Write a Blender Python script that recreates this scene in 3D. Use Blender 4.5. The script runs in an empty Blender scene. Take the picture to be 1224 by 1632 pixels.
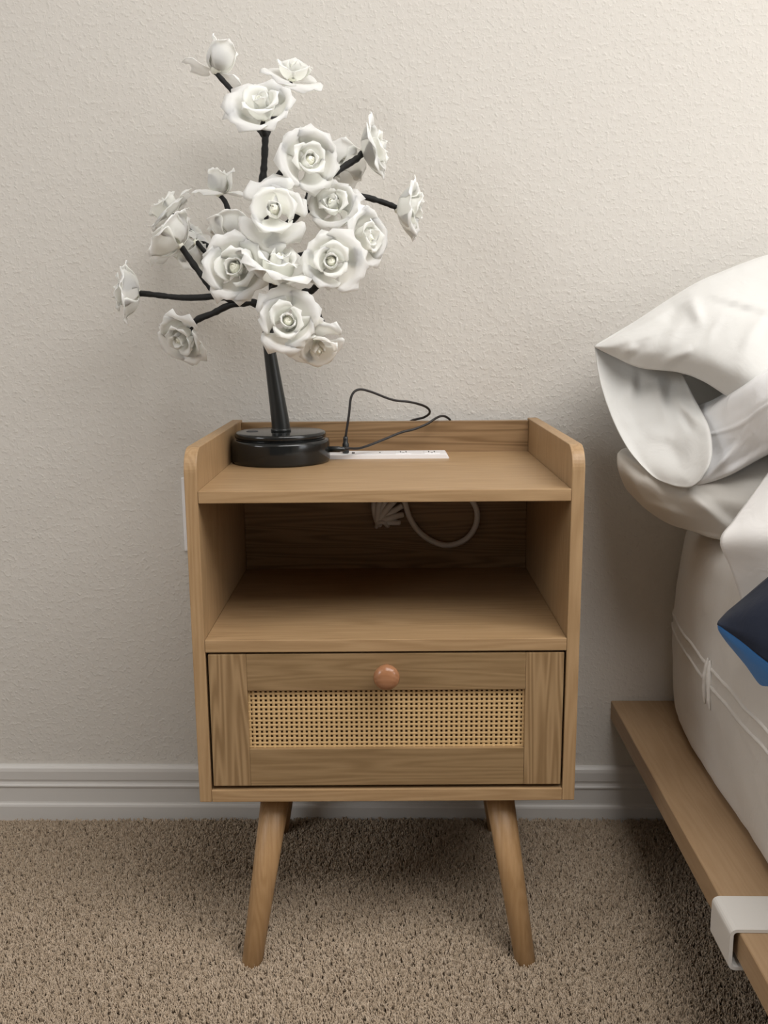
import bpy, bmesh, math, random
from mathutils import Vector, Matrix, noise
import numpy as np

C = bpy.context.scene.collection
SC = bpy.context.scene

# ------------------------------------------------------------------ camera
CAM = Vector((.004, -1.0363, .7761))
RT = Vector((.99996407, .00294467, -.00794921))
UP = Vector((.00723586, .19202854, .98136267))
FW = Vector((-.00441626, .98138492, -.19200034))
FPX = 1490.85
cd = bpy.data.cameras.new('camera'); cam = bpy.data.objects.new('camera', cd); C.objects.link(cam)
cd.sensor_fit = 'HORIZONTAL'; cd.sensor_width = 36.0; cd.lens = 36.0 * FPX / 1224.0
cd.clip_start = .01
cam.matrix_world = Matrix(((RT.x, UP.x, -FW.x, CAM.x), (RT.y, UP.y, -FW.y, CAM.y), (RT.z, UP.z, -FW.z, CAM.z), (0, 0, 0, 1)))
SC.camera = cam

def at(px, py, Y):
    """the point at depth Y (metres along the room) seen at a photograph pixel"""
    d = FW + RT * ((px - 612) / FPX) - UP * ((py - 816) / FPX)
    return CAM + d * ((Y - CAM.y) / d.y)

# ------------------------------------------------------------------ world, lights, exposure
w = bpy.data.worlds.new('daylight'); SC.world = w; w.use_nodes = True
bg = w.node_tree.nodes['Background']; bg.inputs[0].default_value = (.75, .86, 1, 1); bg.inputs[1].default_value = 1.0

ROT = -math.atan(.0192)                      # the wall stands 1.1 degrees off the nightstand
ROOM = Matrix.Translation((0, .3683, 0)) @ Matrix.Rotation(ROT, 4, 'Z')

def area_light(name, x, y, z, sx, sz, power, col, to):
    ld = bpy.data.lights.new(name, 'AREA'); ld.shape = 'RECTANGLE'; ld.size = sx; ld.size_y = sz
    ld.energy = power; ld.color = col
    o = bpy.data.objects.new(name, ld); C.objects.link(o)
    p = ROOM @ Vector((x, y, z)); t = ROOM @ Vector(to)
    o.location = p; o.rotation_euler = (t - p).to_track_quat('-Z', 'Y').to_euler()
    return o
# daylight through the window in the right-hand wall
area_light('window_and_fill_light', 3.02, -2.05, 1.60, 1.30, 1.20, 12, (1.0, .99, .97), (0, -2.05, 1.60))
# added fill light, placed in an invented window of the left-hand wall
area_light('window_and_fill_light', -1.97, -1.9, 1.72, 1.20, .90, 14, (1.0, .995, .98), (0, -1.9, 1.72))
# ceiling light over the near side of the bed
area_light('ceiling_lamp', 1.2, -1.6, 2.415, 2.5, 1.6, 72, (1.0, .99, .975), (1.2, -1.6, 0))
SC.view_settings.view_transform = 'Standard'; SC.view_settings.look = 'None'
SC.view_settings.gamma = 1.0; SC.view_settings.use_curve_mapping = False
SC.view_settings.exposure = 0.27

# ------------------------------------------------------------------ materials
def mat(name, col, rough=.6, spec=.5, build=None):
    m = bpy.data.materials.new(name); m.use_nodes = True
    nt = m.node_tree; b = nt.nodes['Principled BSDF']
    b.inputs['Base Color'].default_value = (*col, 1); b.inputs['Roughness'].default_value = rough
    b.inputs['Specular IOR Level'].default_value = spec
    if build: build(nt, b)
    return m

def nd(nt, t, **kw):
    n = nt.nodes.new(t)
    for k, v in kw.items():
        if k in n.inputs: n.inputs[k].default_value = v
        else: setattr(n, k, v)
    return n

def ramp(nt, stops):
    r = nt.nodes.new('ShaderNodeValToRGB'); e = r.color_ramp.elements
    while len(e) < len(stops): e.new(.5)
    for i, (p, c) in enumerate(stops):
        e[i].position = p; e[i].color = (*c, 1) if len(c) == 3 else c
    return r

def wood(name, along, light, dark, rough=.45, scale=1.0, contrast=1.0, off=0.0, bands=.55):
    """oak veneer: long fibres and cathedral bands running along one axis"""
    def build(nt, b):
        L = nt.links.new
        tc = nd(nt, 'ShaderNodeTexCoord')
        mp = nd(nt, 'ShaderNodeMapping'); L(tc.outputs['Object'], mp.inputs[0])
        s = [1, 1, 1]; s['xyz'.index(along)] = .055
        mp.inputs['Scale'].default_value = [v * scale for v in s]
        mp.inputs['Location'].default_value = (off, off * .7, off * .3)
        n1 = nd(nt, 'ShaderNodeTexNoise', Scale=420, Detail=4, Roughness=.6); L(mp.outputs[0], n1.inputs['Vector'])
        n2 = nd(nt, 'ShaderNodeTexNoise', Scale=26, Detail=2, Roughness=.5); L(mp.outputs[0], n2.inputs['Vector'])
        # growth rings: contour lines of a slow noise stretched along the grain
        mul = nd(nt, 'ShaderNodeMath', operation='MULTIPLY'); L(n2.outputs[0], mul.inputs[0]); mul.inputs[1].default_value = 105
        sn = nd(nt, 'ShaderNodeMath', operation='SINE'); L(mul.outputs[0], sn.inputs[0])
        mr = nd(nt, 'ShaderNodeMapRange'); L(sn.outputs[0], mr.inputs[0]); mr.inputs[1].default_value = -1; mr.inputs[2].default_value = 1
        mx = nd(nt, 'ShaderNodeMix', data_type='FLOAT'); mx.inputs[0].default_value = bands
        L(n1.outputs[0], mx.inputs[2]); L(mr.outputs[0], mx.inputs[3])
        lo, hi = .5 - .28 / contrast, .5 + .28 / contrast
        r = ramp(nt, [(max(0, lo), dark), (min(1, hi), light)]); L(mx.outputs[0], r.inputs[0])
        L(r.outputs[0], b.inputs['Base Color'])
        bp = nd(nt, 'ShaderNodeBump', Strength=.12, Distance=.0006); L(n1.outputs[0], bp.inputs['Height']); L(bp.outputs[0], b.inputs['Normal'])
    return mat(name, light, rough, .4, build)

OAK_L, OAK_D = (.395, .258, .136), (.30, .186, .091)
M = {}
M['oak_x'] = wood('oak_across', 'x', OAK_L, OAK_D, bands=.3)
M['oak_z'] = wood('oak_upright', 'z', OAK_L, OAK_D, off=3.1, bands=.3)
M['oak_y'] = wood('oak_deep', 'y', OAK_L, OAK_D, off=5.0, bands=.2)
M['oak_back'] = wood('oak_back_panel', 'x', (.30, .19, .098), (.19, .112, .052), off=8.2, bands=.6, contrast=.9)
M['oak_rail'] = wood('oak_drawer_rail', 'x', (.285, .187, .095), (.20, .124, .057), off=1.7, bands=.32)
M['oak_stile'] = wood('oak_drawer_stile', 'z', (.325, .213, .11), (.215, .132, .062), off=6.3, bands=.6, contrast=.9)
M['beech'] = wood('turned_leg_wood', 'z', (.40, .245, .12), (.31, .18, .08), off=2.2, bands=.3, rough=.4)
M['knob'] = wood('knob_wood', 'x', (.34, .165, .085), (.29, .13, .062), off=.4, rough=.18, bands=.3)
M['bedwood'] = wood('bed_rail_oak', 'y', (.385, .258, .15), (.33, .212, .115), off=4.4, bands=.25, rough=.5)
M['dark_gap'] = mat('drawer_recess', (.06, .035, .018), .8)

def plaster(nt, b):
    L = nt.links.new
    tc = nd(nt, 'ShaderNodeTexCoord')
    a = nd(nt, 'ShaderNodeTexNoise', Scale=165, Detail=2, Roughness=.55); L(tc.outputs['Object'], a.inputs['Vector'])
    c = nd(nt, 'ShaderNodeTexNoise', Scale=62, Detail=2, Roughness=.5); L(tc.outputs['Object'], c.inputs['Vector'])
    ra = ramp(nt, [(.50, (0, 0, 0)), (.72, (1, 1, 1))]); L(a.outputs[0], ra.inputs[0])
    rc = ramp(nt, [(.42, (0, 0, 0)), (.66, (1, 1, 1))]); L(c.outputs[0], rc.inputs[0])
    ad = nd(nt, 'ShaderNodeMath', operation='MULTIPLY_ADD'); L(rc.outputs[0], ad.inputs[0]); ad.inputs[1].default_value = .55
    L(ra.outputs[0], ad.inputs[2])
    bp = nd(nt, 'ShaderNodeBump', Strength=.46, Distance=.0012); L(ad.outputs[0], bp.inputs['Height']); L(bp.outputs[0], b.inputs['Normal'])
M['wall'] = mat('orange_peel_plaster', (.612, .583, .540), .75, .3, plaster)
M['ceiling'] = mat('ceiling_paint', (.72, .70, .67), .8, .2)
M['trim'] = mat('white_trim_paint', (.62, .60, .575), .38, .5)

def carpet(nt, b):
    L = nt.links.new
    oi = nd(nt, 'ShaderNodeObjectInfo')
    r = ramp(nt, [(0, (.395, .308, .222)), (.5, (.460, .365, .270)), (1, (.52, .422, .322))]); L(oi.outputs['Random'], r.inputs[0])
    L(r.outputs[0], b.inputs['Base Color'])
M['carpet'] = mat('carpet_yarn', (.36, .27, .185), .95, .1, carpet)
def carpet_flat(nt, b):
    L = nt.links.new
    tc = nd(nt, 'ShaderNodeTexCoord'); n = nd(nt, 'ShaderNodeTexNoise', Scale=150, Detail=3); L(tc.outputs['Object'], n.inputs['Vector'])
    r = ramp(nt, [(.3, (.27, .205, .145)), (.7, (.44, .345, .255))]); L(n.outputs[0], r.inputs[0]); L(r.outputs[0], b.inputs['Base Color'])
M['carpet_flat'] = mat('carpet_backing', (.3, .22, .15), .95, .1, carpet_flat)

M['black'] = mat('black_gloss_plastic', (.011, .012, .012), .16, .5)
M['black_matte'] = mat('black_satin_plastic', (.014, .016, .016), .33, .5)
M['bark'] = mat('black_florist_tape', (.012, .012, .012), .6, .35,
    lambda nt, b: (lambda n, bp: (nt.links.new(n.outputs[0], bp.inputs['Height']), nt.links.new(bp.outputs[0], b.inputs['Normal'])))(
        nd(nt, 'ShaderNodeTexNoise', Scale=300, Detail=2), nd(nt, 'ShaderNodeBump', Strength=.4, Distance=.001)))
M['cord'] = mat('black_rubber_cord', (.016, .013, .012), .45, .4)
M['white_plastic'] = mat('white_plastic', (.82, .81, .82), .35, .5)
M['white_cord'] = mat('white_vinyl_cord', (.72, .70, .69), .45, .4)
M['slot'] = mat('dark_socket', (.05, .05, .055), .6)
M['steel_white'] = mat('white_powder_coated_steel', (.62, .595, .56), .42, .5)
M['cane'] = mat('woven_cane', (.54, .36, .175), .5, .35)
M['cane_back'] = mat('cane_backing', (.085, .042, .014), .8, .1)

def foam(nt, b):
    b.inputs['Subsurface Weight'].default_value = 1.0; b.inputs['Subsurface Radius'].default_value = (1.0, 1.0, 1.0); b.inputs['Subsurface Scale'].default_value = .005
M['rose_heart'] = mat('white_foam_heart', (.965, .965, .87), .55, .25)
M['petal'] = mat('white_foam_petal', (.965, .965, .875), .55, .25, foam)

def cloth(name, col, rough=.85, weave=900, bump=.12, sheen=.2):
    def build(nt, b):
        L = nt.links.new
        tc = nd(nt, 'ShaderNodeTexCoord')
        n = nd(nt, 'ShaderNodeTexNoise', Scale=weave, Detail=1); L(tc.outputs['Object'], n.inputs['Vector'])
        n2 = nd(nt, 'ShaderNodeTexNoise', Scale=22, Detail=3, Roughness=.5, Distortion=.6); L(tc.outputs['Object'], n2.inputs['Vector'])
        b1 = nd(nt, 'ShaderNodeBump', Strength=bump, Distance=.0005); L(n.outputs[0], b1.inputs['Height'])
        b2 = nd(nt, 'ShaderNodeBump', Strength=.35, Distance=.006); L(n2.outputs[0], b2.inputs['Height']); L(b1.outputs[0], b2.inputs['Normal'])
        L(b2.outputs[0], b.inputs['Normal'])
        b.inputs['Sheen Weight'].default_value = sheen
    return mat(name, col, rough, .3, build)
M['case'] = cloth('white_cotton_pillowcase', (.63, .62, .595))
M['case_low'] = cloth('off_white_pillowcase', (.60, .57, .525))
M['satin'] = cloth('white_satin', (.84, .835, .84), .22, 400, .05, 0)
M['sheet'] = cloth('white_sheet', (.74, .72, .70))
M['mattress'] = cloth('mattress_cover', (.62, .59, .55), .8)
M['navy'] = cloth('navy_cotton', (.0085, .0125, .026), .85, 700, .2, .05)
M['blue'] = cloth('blue_cotton', (.045, .19, .50), .7, 700, .2, .1)

# ------------------------------------------------------------------ helpers
def link(name, me, m, parent=None, smooth=False, mw=None):
    o = bpy.data.objects.new(name, me); C.objects.link(o)
    if m is not None: me.materials.append(m)
    if smooth:
        for p in me.polygons: p.use_smooth = True
    if parent is not None: o.parent = parent
    if mw is not None: o.matrix_world = mw
    return o

def obj(name, bm, m, parent=None, smooth=False, mw=None):
    me = bpy.data.meshes.new(name); bmesh.ops.recalc_face_normals(bm, faces=bm.faces); bm.to_mesh(me); bm.free()
    return link(name, me, m, parent, smooth, mw)

def thing(name, label, cat, loc=(0, 0, 0), group=None):
    o = bpy.data.objects.new(name, None); C.objects.link(o); o.location = loc; o.empty_display_size = .05
    o['label'] = label; o['category'] = cat
    if group: o['group'] = group
    return o

def struct(o): o['kind'] = 'structure'; return o

def box(bm, a, b, bev=0, seg=2):
    t = bmesh.new(); bmesh.ops.create_cube(t, size=1)
    for v in t.verts:
        v.co = Vector([(a[i] + b[i]) / 2 + v.co[i] * (b[i] - a[i]) for i in range(3)])
    if bev: bmesh.ops.bevel(t, geom=t.edges[:], offset=bev, segments=seg, profile=.6, affect='EDGES')
    me = bpy.data.meshes.new('tmp'); t.to_mesh(me); t.free(); bm.from_mesh(me); bpy.data.meshes.remove(me)

def bx(a, b, bev=.0007, seg=2):
    bm = bmesh.new(); box(bm, a, b, bev, seg); return bm

def prism(bm, pts, axis, a, b, bev=0):
    """extrude a closed 2D outline along an axis; pts are in the other two axes' order"""
    t = bmesh.new(); i = 'xyz'.index(axis); oth = [k for k in range(3) if k != i]
    def mk(c):
        vs = []
        for p in pts:
            q = [0, 0, 0]; q[i] = c; q[oth[0]] = p[0]; q[oth[1]] = p[1]; vs.append(t.verts.new(q))
        return vs
    A, B = mk(a), mk(b); n = len(pts)
    t.faces.new(A); t.faces.new(B[::-1])
    for k in range(n): t.faces.new((A[k], A[(k + 1) % n], B[(k + 1) % n], B[k]))
    bmesh.ops.recalc_face_normals(t, faces=t.faces)
    if bev:
        es = [e for e in t.edges if len(e.link_faces) == 2 and e.calc_face_angle(0) > .6]
        bmesh.ops.bevel(t, geom=es, offset=bev, segments=2, profile=.6, affect='EDGES')
    me = bpy.data.meshes.new('tmp'); t.to_mesh(me); t.free(); bm.from_mesh(me); bpy.data.meshes.remove(me)

def lathe(bm, prof, n=48, mtx=Matrix()):
    rings = []
    for r, z in prof:
        if r < 1e-6: rings.append([bm.verts.new(mtx @ Vector((0, 0, z)))])
        else: rings.append([bm.verts.new(mtx @ Vector((r * math.cos(2 * math.pi * k / n), r * math.sin(2 * math.pi * k / n), z))) for k in range(n)])
    for A, B in zip(rings, rings[1:]):
        for k in range(n):
            j = (k + 1) % n
            if len(A) == 1 and len(B) == 1: continue
            if len(A) == 1: bm.faces.new((A[0], B[j], B[k]))
            elif len(B) == 1: bm.faces.new((A[k], A[j], B[0]))
            else: bm.faces.new((A[k], A[j], B[j], B[k]))

def cr(P, n):
    """Catmull-Rom through the points (rows of any dimension), n samples"""
    P = np.asarray(P, float)
    if len(P) == 2: P = np.array([P[0], (P[0] + P[1]) / 2, P[1]])
    Q = np.vstack([2 * P[0] - P[1], P, 2 * P[-1] - P[-2]]); m = len(P) - 1
    out = []
    for i in range(n):
        t = i / (n - 1) * m; k = min(int(t), m - 1); t -= k
        a, b, c, d = Q[k], Q[k + 1], Q[k + 2], Q[k + 3]
        out.append(.5 * (2 * b + (c - a) * t + (2 * a - 5 * b + 4 * c - d) * t * t + (3 * b - a - 3 * c + d) * t ** 3))
    return np.array(out)

def tube(bm, pts, radii, n=40, seg=10, jit=0, caps=True):
    P = cr(pts, n); R = cr(np.asarray(radii, float).reshape(-1, 1), n)[:, 0] if hasattr(radii, '__len__') else np.full(n, radii)
    pv = [Vector(p) for p in P]; nrm = None; rings = []
    for i in range(n):
        t = (pv[min(i + 1, n - 1)] - pv[max(i - 1, 0)]).normalized()
        if nrm is None: nrm = t.orthogonal().normalized()
        nrm = (nrm - t * nrm.dot(t)).normalized(); bi = t.cross(nrm)
        r = R[i] * (1 + jit * noise.noise(pv[i] * 160)) if jit else R[i]
        rings.append([bm.verts.new(pv[i] + (nrm * math.cos(2 * math.pi * k / seg) + bi * math.sin(2 * math.pi * k / seg)) * r) for k in range(seg)])
    for A, B in zip(rings, rings[1:]):
        for k in range(seg): bm.faces.new((A[k], A[(k + 1) % seg], B[(k + 1) % seg], B[k]))
    if caps: bm.faces.new(rings[0][::-1]); bm.faces.new(rings[-1])

def solidify(o, th, off=-1):
    m = o.modifiers.new('thickness', 'SOLIDIFY'); m.thickness = th; m.offset = off; return m

# ------------------------------------------------------------------ the room
def room_box(name, a, b, m): return struct(obj(name, bx(a, b, 0), m, mw=ROOM))
XL, XR, YF, ZC = -2.0, 3.1, -5.6, 2.44
room_box('floor', (XL - .1, YF - .1, -.12), (XR + .1, .1, -.008), M['carpet_flat'])
room_box('wall_back', (XL - .1, 0, -.12), (XR + .1, .12, ZC), M['wall'])
room_box('wall_front', (XL - .1, YF - .12, -.12), (XR + .1, YF, ZC), mat('darkened_to_cut_fill', (.16, .155, .15), .8, .2))  # unseen wall coloured dark to cut light coming from behind the camera
room_box('ceiling', (XL - .12, YF - .12, ZC), (XR + .12, .12, ZC + .1), M['ceiling'])
bm = bmesh.new()                              # right-hand wall around its window opening
for a, b in (((XR, YF, -.12), (XR + .12, 0, .95)), ((XR, YF, 2.25), (XR + .12, 0, ZC)), ((XR, YF, .95), (XR + .12, -2.75, 2.25)), ((XR, -1.35, .95), (XR + .12, 0, 2.25))): box(bm, a, b)
struct(obj('wall_right', bm, M['wall'], mw=ROOM))
bm = bmesh.new()
for a, b in (((XL - .12, YF, -.12), (XL, 0, .90)), ((XL - .12, YF, 2.2), (XL, 0, ZC)), ((XL - .12, YF, .90), (XL, -2.55, 2.2)), ((XL - .12, -1.25, .90), (XL, 0, 2.2))): box(bm, a, b)
struct(obj('wall_left', bm, M['wall'], mw=ROOM))
bm = bmesh.new()  # frame of the invented window, put in for the fill light
for a, b in (((XL - .09, -2.55, .90), (XL - .02, -2.50, 2.2)), ((XL - .09, -1.30, .90), (XL - .02, -1.25, 2.2)), ((XL - .09, -2.50, .90), (XL - .02, -1.30, .95)), ((XL - .09, -2.50, 2.15), (XL - .02, -1.30, 2.2))): box(bm, a, b, .004)
struct(obj('fill_window', bm, M['trim'], mw=ROOM))
bm = bmesh.new()
for a, b in (((XR + .02, -2.75, .95), (XR + .09, -2.70, 2.25)), ((XR + .02, -1.40, .95), (XR + .09, -1.35, 2.25)), ((XR + .02, -2.70, .95), (XR + .09, -1.40, 1.0)), ((XR + .02, -2.70, 2.2), (XR + .09, -1.40, 2.25))): box(bm, a, b, .004)
struct(obj('window_1', bm, M['trim'], mw=ROOM))
# moulded baseboard along the back wall
prof = [(0, -.01), (.0135, -.01), (.0135, .0165), (.0125, .0195), (.0098, .0212), (.0092, .0235), (.0092, .0465), (.0098, .0492), (.0112, .0502), (.0112, .0522), (.0086, .0540), (.0076, .0565), (.0078, .0595), (.0092, .0620), (.0094, .0760), (.0082, .0812), (.0060, .0842), (.0030, .0855), (0, .0855)]
bm = bmesh.new(); prism(bm, [(-d, z) for d, z in prof], 'x', XL, XR)
struct(obj('baseboard_back', bm, M['trim'], mw=ROOM))

# carpet pile: twisted cut-yarn tufts scattered over the floor
def tuft_mesh(k):
    rnd = random.Random(40 + k); bm = bmesh.new()
    for s in range(6):
        a = rnd.uniform(0, 6.28); d = rnd.uniform(.0004, .0016); lean = rnd.uniform(.0005, .0032); h = rnd.uniform(.0085, .0125); r = rnd.uniform(.00095, .0014)
        b0 = Vector((math.cos(a) * d, math.sin(a) * d, 0)); dr = Vector((math.cos(a + rnd.uniform(-.6, .6)), math.sin(a + rnd.uniform(-.6, .6)), 0))
        pr = []
        for t, rr in ((0, 1), (.55, 1.05), (.9, .8)):
            c = b0 + dr * lean * t * t + Vector((0, 0, h * t)); tw = t * 1.5
            pr.append([bm.verts.new(c + Vector((math.cos(tw + q * 2.094), math.sin(tw + q * 2.094), 0)) * r * rr) for q in range(3)])
        tip = bm.verts.new(b0 + dr * lean * 1.1 + Vector((0, 0, h)))
        for A, B in zip(pr, pr[1:]):
            for q in range(3): bm.faces.new((A[q], A[(q + 1) % 3], B[(q + 1) % 3], B[q]))
        for q in range(3): bm.faces.new((pr[-1][q], pr[-1][(q + 1) % 3], tip))
    me = bpy.data.meshes.new('carpet_tuft'); bm.to_mesh(me); bm.free(); me.materials.append(M['carpet'])
    for p in me.polygons: p.use_smooth = True
    return me

rng = np.random.default_rng(5)
STEP = .0039
gx, gy = np.meshgrid(np.arange(-1.0, 1.0, STEP), np.arange(-.78, .352, STEP))
px = (gx + rng.uniform(-.5, .5, gx.shape) * STEP).ravel(); py = (gy + rng.uniform(-.5, .5, gy.shape) * STEP).ravel()
keep = py < .3683 - .0192 * px - .017
px, py = px[keep], py[keep]
me = bpy.data.meshes.new('carpet_pile'); me.from_pydata(np.c_[px, py, np.full(len(px), -.0085)].tolist(), [], [])
pile = link('carpet_pile', me, M['carpet']); pile['kind'] = 'stuff'; pile['label'] = 'beige cut-pile carpet covering the bedroom floor'; pile['category'] = 'carpet'
ng = bpy.data.node_groups.new('tufts', 'GeometryNodeTree')
ng.interface.new_socket('Geometry', in_out='INPUT', socket_type='NodeSocketGeometry'); ng.interface.new_socket('Geometry', in_out='OUTPUT', socket_type='NodeSocketGeometry')
gi, go = ng.nodes.new('NodeGroupInput'), ng.nodes.new('NodeGroupOutput')
join = None
tcol = bpy.data.collections.new('tufts')
for k in range(4): tcol.objects.link(bpy.data.objects.new('carpet_tuft', tuft_mesh(k)))
ci = ng.nodes.new('GeometryNodeCollectionInfo'); ci.inputs['Collection'].default_value = tcol; ci.inputs['Separate Children'].default_value = True
ip = ng.nodes.new('GeometryNodeInstanceOnPoints'); ip.inputs['Pick Instance'].default_value = True
rr = ng.nodes.new('FunctionNodeRandomValue'); rr.data_type = 'FLOAT_VECTOR'
rr.inputs[0].default_value = (-.32, -.32, 0); rr.inputs[1].default_value = (.32, .32, 6.28)
rs = ng.nodes.new('FunctionNodeRandomValue'); rs.data_type = 'FLOAT'; rs.inputs[2].default_value = .76; rs.inputs[3].default_value = 1.02
ri = ng.nodes.new('FunctionNodeRandomValue'); ri.data_type = 'INT'; ri.inputs[4].default_value = 0; ri.inputs[5].default_value = 3
m2p = ng.nodes.new('GeometryNodeMeshToPoints')
l = ng.links.new
l(gi.outputs[0], m2p.inputs[0]); l(m2p.outputs[0], ip.inputs['Points']); l(ci.outputs[0], ip.inputs['Instance'])
l(rr.outputs[0], ip.inputs['Rotation']); l(rs.outputs[1], ip.inputs['Scale']); l(ri.outputs[2], ip.inputs['Instance Index']); l(ip.outputs[0], go.inputs[0])
md = pile.modifiers.new('tufts', 'NODES'); md.node_group = ng

# wall outlet half hidden behind the nightstand
bm = bmesh.new(); p = at(288.5, 761, .371)
box(bm, (p.x, -.005, p.z - .115), (p.x + .071, .0005, p.z), .0018)
wo = obj('wall_outlet', bm, M['white_plastic'], mw=ROOM); wo['label'] = 'white wall outlet plate mostly hidden behind left side of nightstand'; wo['category'] = 'wall outlet'
for k in (-1, 1):
    bm = bmesh.new(); c = Vector((p.x + .0355, -.006, p.z - .0575 + k * .0195)); box(bm, c - Vector((.0165, .001, .0145)), c + Vector((.0165, .002, .0145)), .0008)
    obj('socket', bm, M['white_plastic'], wo)
    bm = bmesh.new()
    for q, hz in ((-.0062, .0045), (.0062, .0038)): box(bm, c + Vector((q - .0009, -.0014, -hz + .003)), c + Vector((q + .0009, .001, hz + .003)))
    lathe(bm, [(0, .0014), (.0022, .0014), (.0022, -.001)], 16, Matrix.Translation(c + Vector((0, 0, -.0075))) @ Matrix.Rotation(math.pi / 2, 4, 'X'))
    obj('slots', bm, M['slot'], wo)

# ------------------------------------------------------------------ nightstand
W2, T = .225, .0147
ZT, ZTB, ZS, ZSB, ZBT, ZB = .5984, .5844, .4228, .4079, .2345, .2192
ZTOP, DEP, YB = .6462, .345, .3303
ns = thing('nightstand', 'light oak nightstand with cane drawer front and splayed legs beside the bed', 'nightstand', (0, .17, 0))
NSI = Matrix.Translation((0, -.17, 0))
def np_(name, bm, m, parent=None, smooth=False):
    o = obj(name, bm, m, parent or ns, smooth)
    if parent is None or parent is ns: o.matrix_local = NSI
    return o
R_ = .027
arc = [(0, ZB)] + [(R_ - R_ * math.cos(a), ZTOP - R_ + R_ * math.sin(a)) for a in np.linspace(0, math.pi / 2, 12)] + [(DEP, ZTOP), (DEP, ZB)]
for s in (-1, 1):
    bm = bmesh.new(); prism(bm, arc, 'x', s * W2, s * (W2 - T), .0011); np_('side_panel', bm, M['oak_z'], smooth=False)
I = W2 - T - .0002
np_('top_board', bx((-I, 0, ZTB), (I, YB, ZT), .001), M['oak_x'])
np_('shelf', bx((-I, 0, ZSB), (I, YB, ZS), .0009), M['oak_x'])
np_('bottom_board', bx((-I, 0, ZB), (I, YB, ZBT), .0009), M['oak_x'])
np_('back_panel', bx((-I, YB, ZB), (I, YB + .012, .6432), .0008), M['oak_back'])
# drawer
dr = np_('drawer', bx((-.2045, .017, ZBT + .006), (.2045, .30, ZSB - .012), 0), M['dark_gap'])
DZ0, DZ1, DX0, DX1 = .2395, .4052, -.2075, .2080
SW = .0445; CZ0, CZ1 = .2866, .3600
for a, b in (((DX0, .001, DZ0), (DX0 + SW, .017, DZ1)), ((DX1 - SW, .001, DZ0), (DX1, .017, DZ1))): np_('stile', bx(a, b, .001), M['oak_stile'], dr)
for a, b in (((DX0 + SW, .0014, CZ1), (DX1 - SW, .017, DZ1)), ((DX0 + SW, .0014, DZ0), (DX1 - SW, .017, CZ0))): np_('rail', bx(a, b, .0008), M['oak_rail'], dr)
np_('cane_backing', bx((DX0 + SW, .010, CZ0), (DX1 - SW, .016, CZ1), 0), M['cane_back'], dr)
bm = bmesh.new()                              # woven cane: flat strands over and under
NX, NZ = 55, 13
x0, x1, z0, z1 = DX0 + SW, DX1 - SW, CZ0, CZ1
dx, dz = (x1 - x0) / NX, (z1 - z0) / NZ
def strand(fix, lo, hi, n, hw, vert, ph):
    prev = None
    for k in range(2 * n + 1):
        c = lo + (hi - lo) * k / (2 * n)
        y = .0066 + .0004 * math.cos(math.pi * (k / 2 + ph)) + .0002 * noise.noise(Vector((fix * 400, c * 400, ph)))
        if vert: A, B = (fix - hw, y, c), (fix + hw, y, c)
        else: A, B = (c, y, fix - hw), (c, y, fix + hw)
        M1 = ((A[0] + B[0]) / 2, y - .0007, (A[2] + B[2]) / 2)
        cur = [bm.verts.new(q) for q in (A, M1, B)]
        if prev:
            for q in range(2): bm.faces.new((prev[q], prev[q + 1], cur[q + 1], cur[q]))
        prev = cur
for i in range(NX + 1):
    f = x0 + i * dx + random.Random(i).uniform(-.00012, .00012); strand(min(max(f, x0 + .001), x1 - .001), z0, z1, NZ, .00158, True, i)
for j in range(NZ + 1):
    f = z0 + j * dz; strand(min(max(f, z0 + .0008), z1 - .0008), x0, x1, NX, .00150, False, j + 1)
ca = np_('cane_webbing', bm, M['cane'], dr, True); ca['kind'] = 'stuff'; ca['label'] = 'pale woven cane webbing with small square holes'
bm = bmesh.new()
KM = Matrix.Translation((.0008, .0014, .3845)) @ Matrix.Rotation(math.pi / 2, 4, 'X')
lathe(bm, [(0, -.002), (.0085, -.002), (.0075, .002), (.0065, .006), (.0075, .010), (.0118, .0145), (.0146, .0195), (.0152, .0235), (.0138, .0275), (.0098, .0303), (.005, .0315), (0, .0317)], 40, KM)
kn = np_('knob', bm, M['knob'], dr, True); kn['label'] = 'round polished reddish wood knob'
# legs
for sx in (-1, 1):
    for fy in (0, 1):
        bm = bmesh.new()
        top = Vector((sx * .1375 + .0005, .046 if not fy else .292, ZB + .001)); bot = Vector((sx * .172 + .0005, .006 if not fy else .318, -.008))
        ax = (top - bot); L = ax.length; mtx = Matrix.Translation(bot) @ ax.to_track_quat('Z', 'Y').to_matrix().to_4x4()
        lathe(bm, [(0, 0), (.0115, 0), (.0128, .0015), (.0150, L * .45), (.0186, L), (0, L)], 40, mtx)
        for v in bm.verts:
            if v.co.z > ZB: v.co.z = ZB
        np_('leg', bm, M['beech'], smooth=True)
# built-in power strip at the back of the top
bm = bmesh.new()
prism(bm, [(-.120, ZT - .002), (.0895, ZT - .002), (.0895, ZT + .0012), (.0860, ZT + .0062), (-.118, ZT + .0062), (-.120, ZT + .0030)], 'y', .2575, .3005, .0007)
ps = np_('power_strip', bm, M['white_plastic']); ps['label'] = 'white built-in power strip with outlets'
zt = ZT + .0062
for x in (.026, .066):
    np_('outlet', bx((x - .011, .264, zt - .001), (x + .011, .294, zt + .0005), .0004), M['white_plastic'], ps)
    bm = bmesh.new()
    for q, hw in ((-.004, .0008), (.004, .0008)): box(bm, (x + q - hw, .276, zt), (x + q + hw, .285, zt + .0008))
    box(bm, (x - .0015, .268, zt), (x + .0015, .271, zt + .0008)); np_('outlet_slots', bm, M['slot'], ps)
np_('usb_port', bx((-.0465, .269, zt - .0005), (-.0425, .281, zt + .0007), 0), M['slot'], ps)
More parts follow.
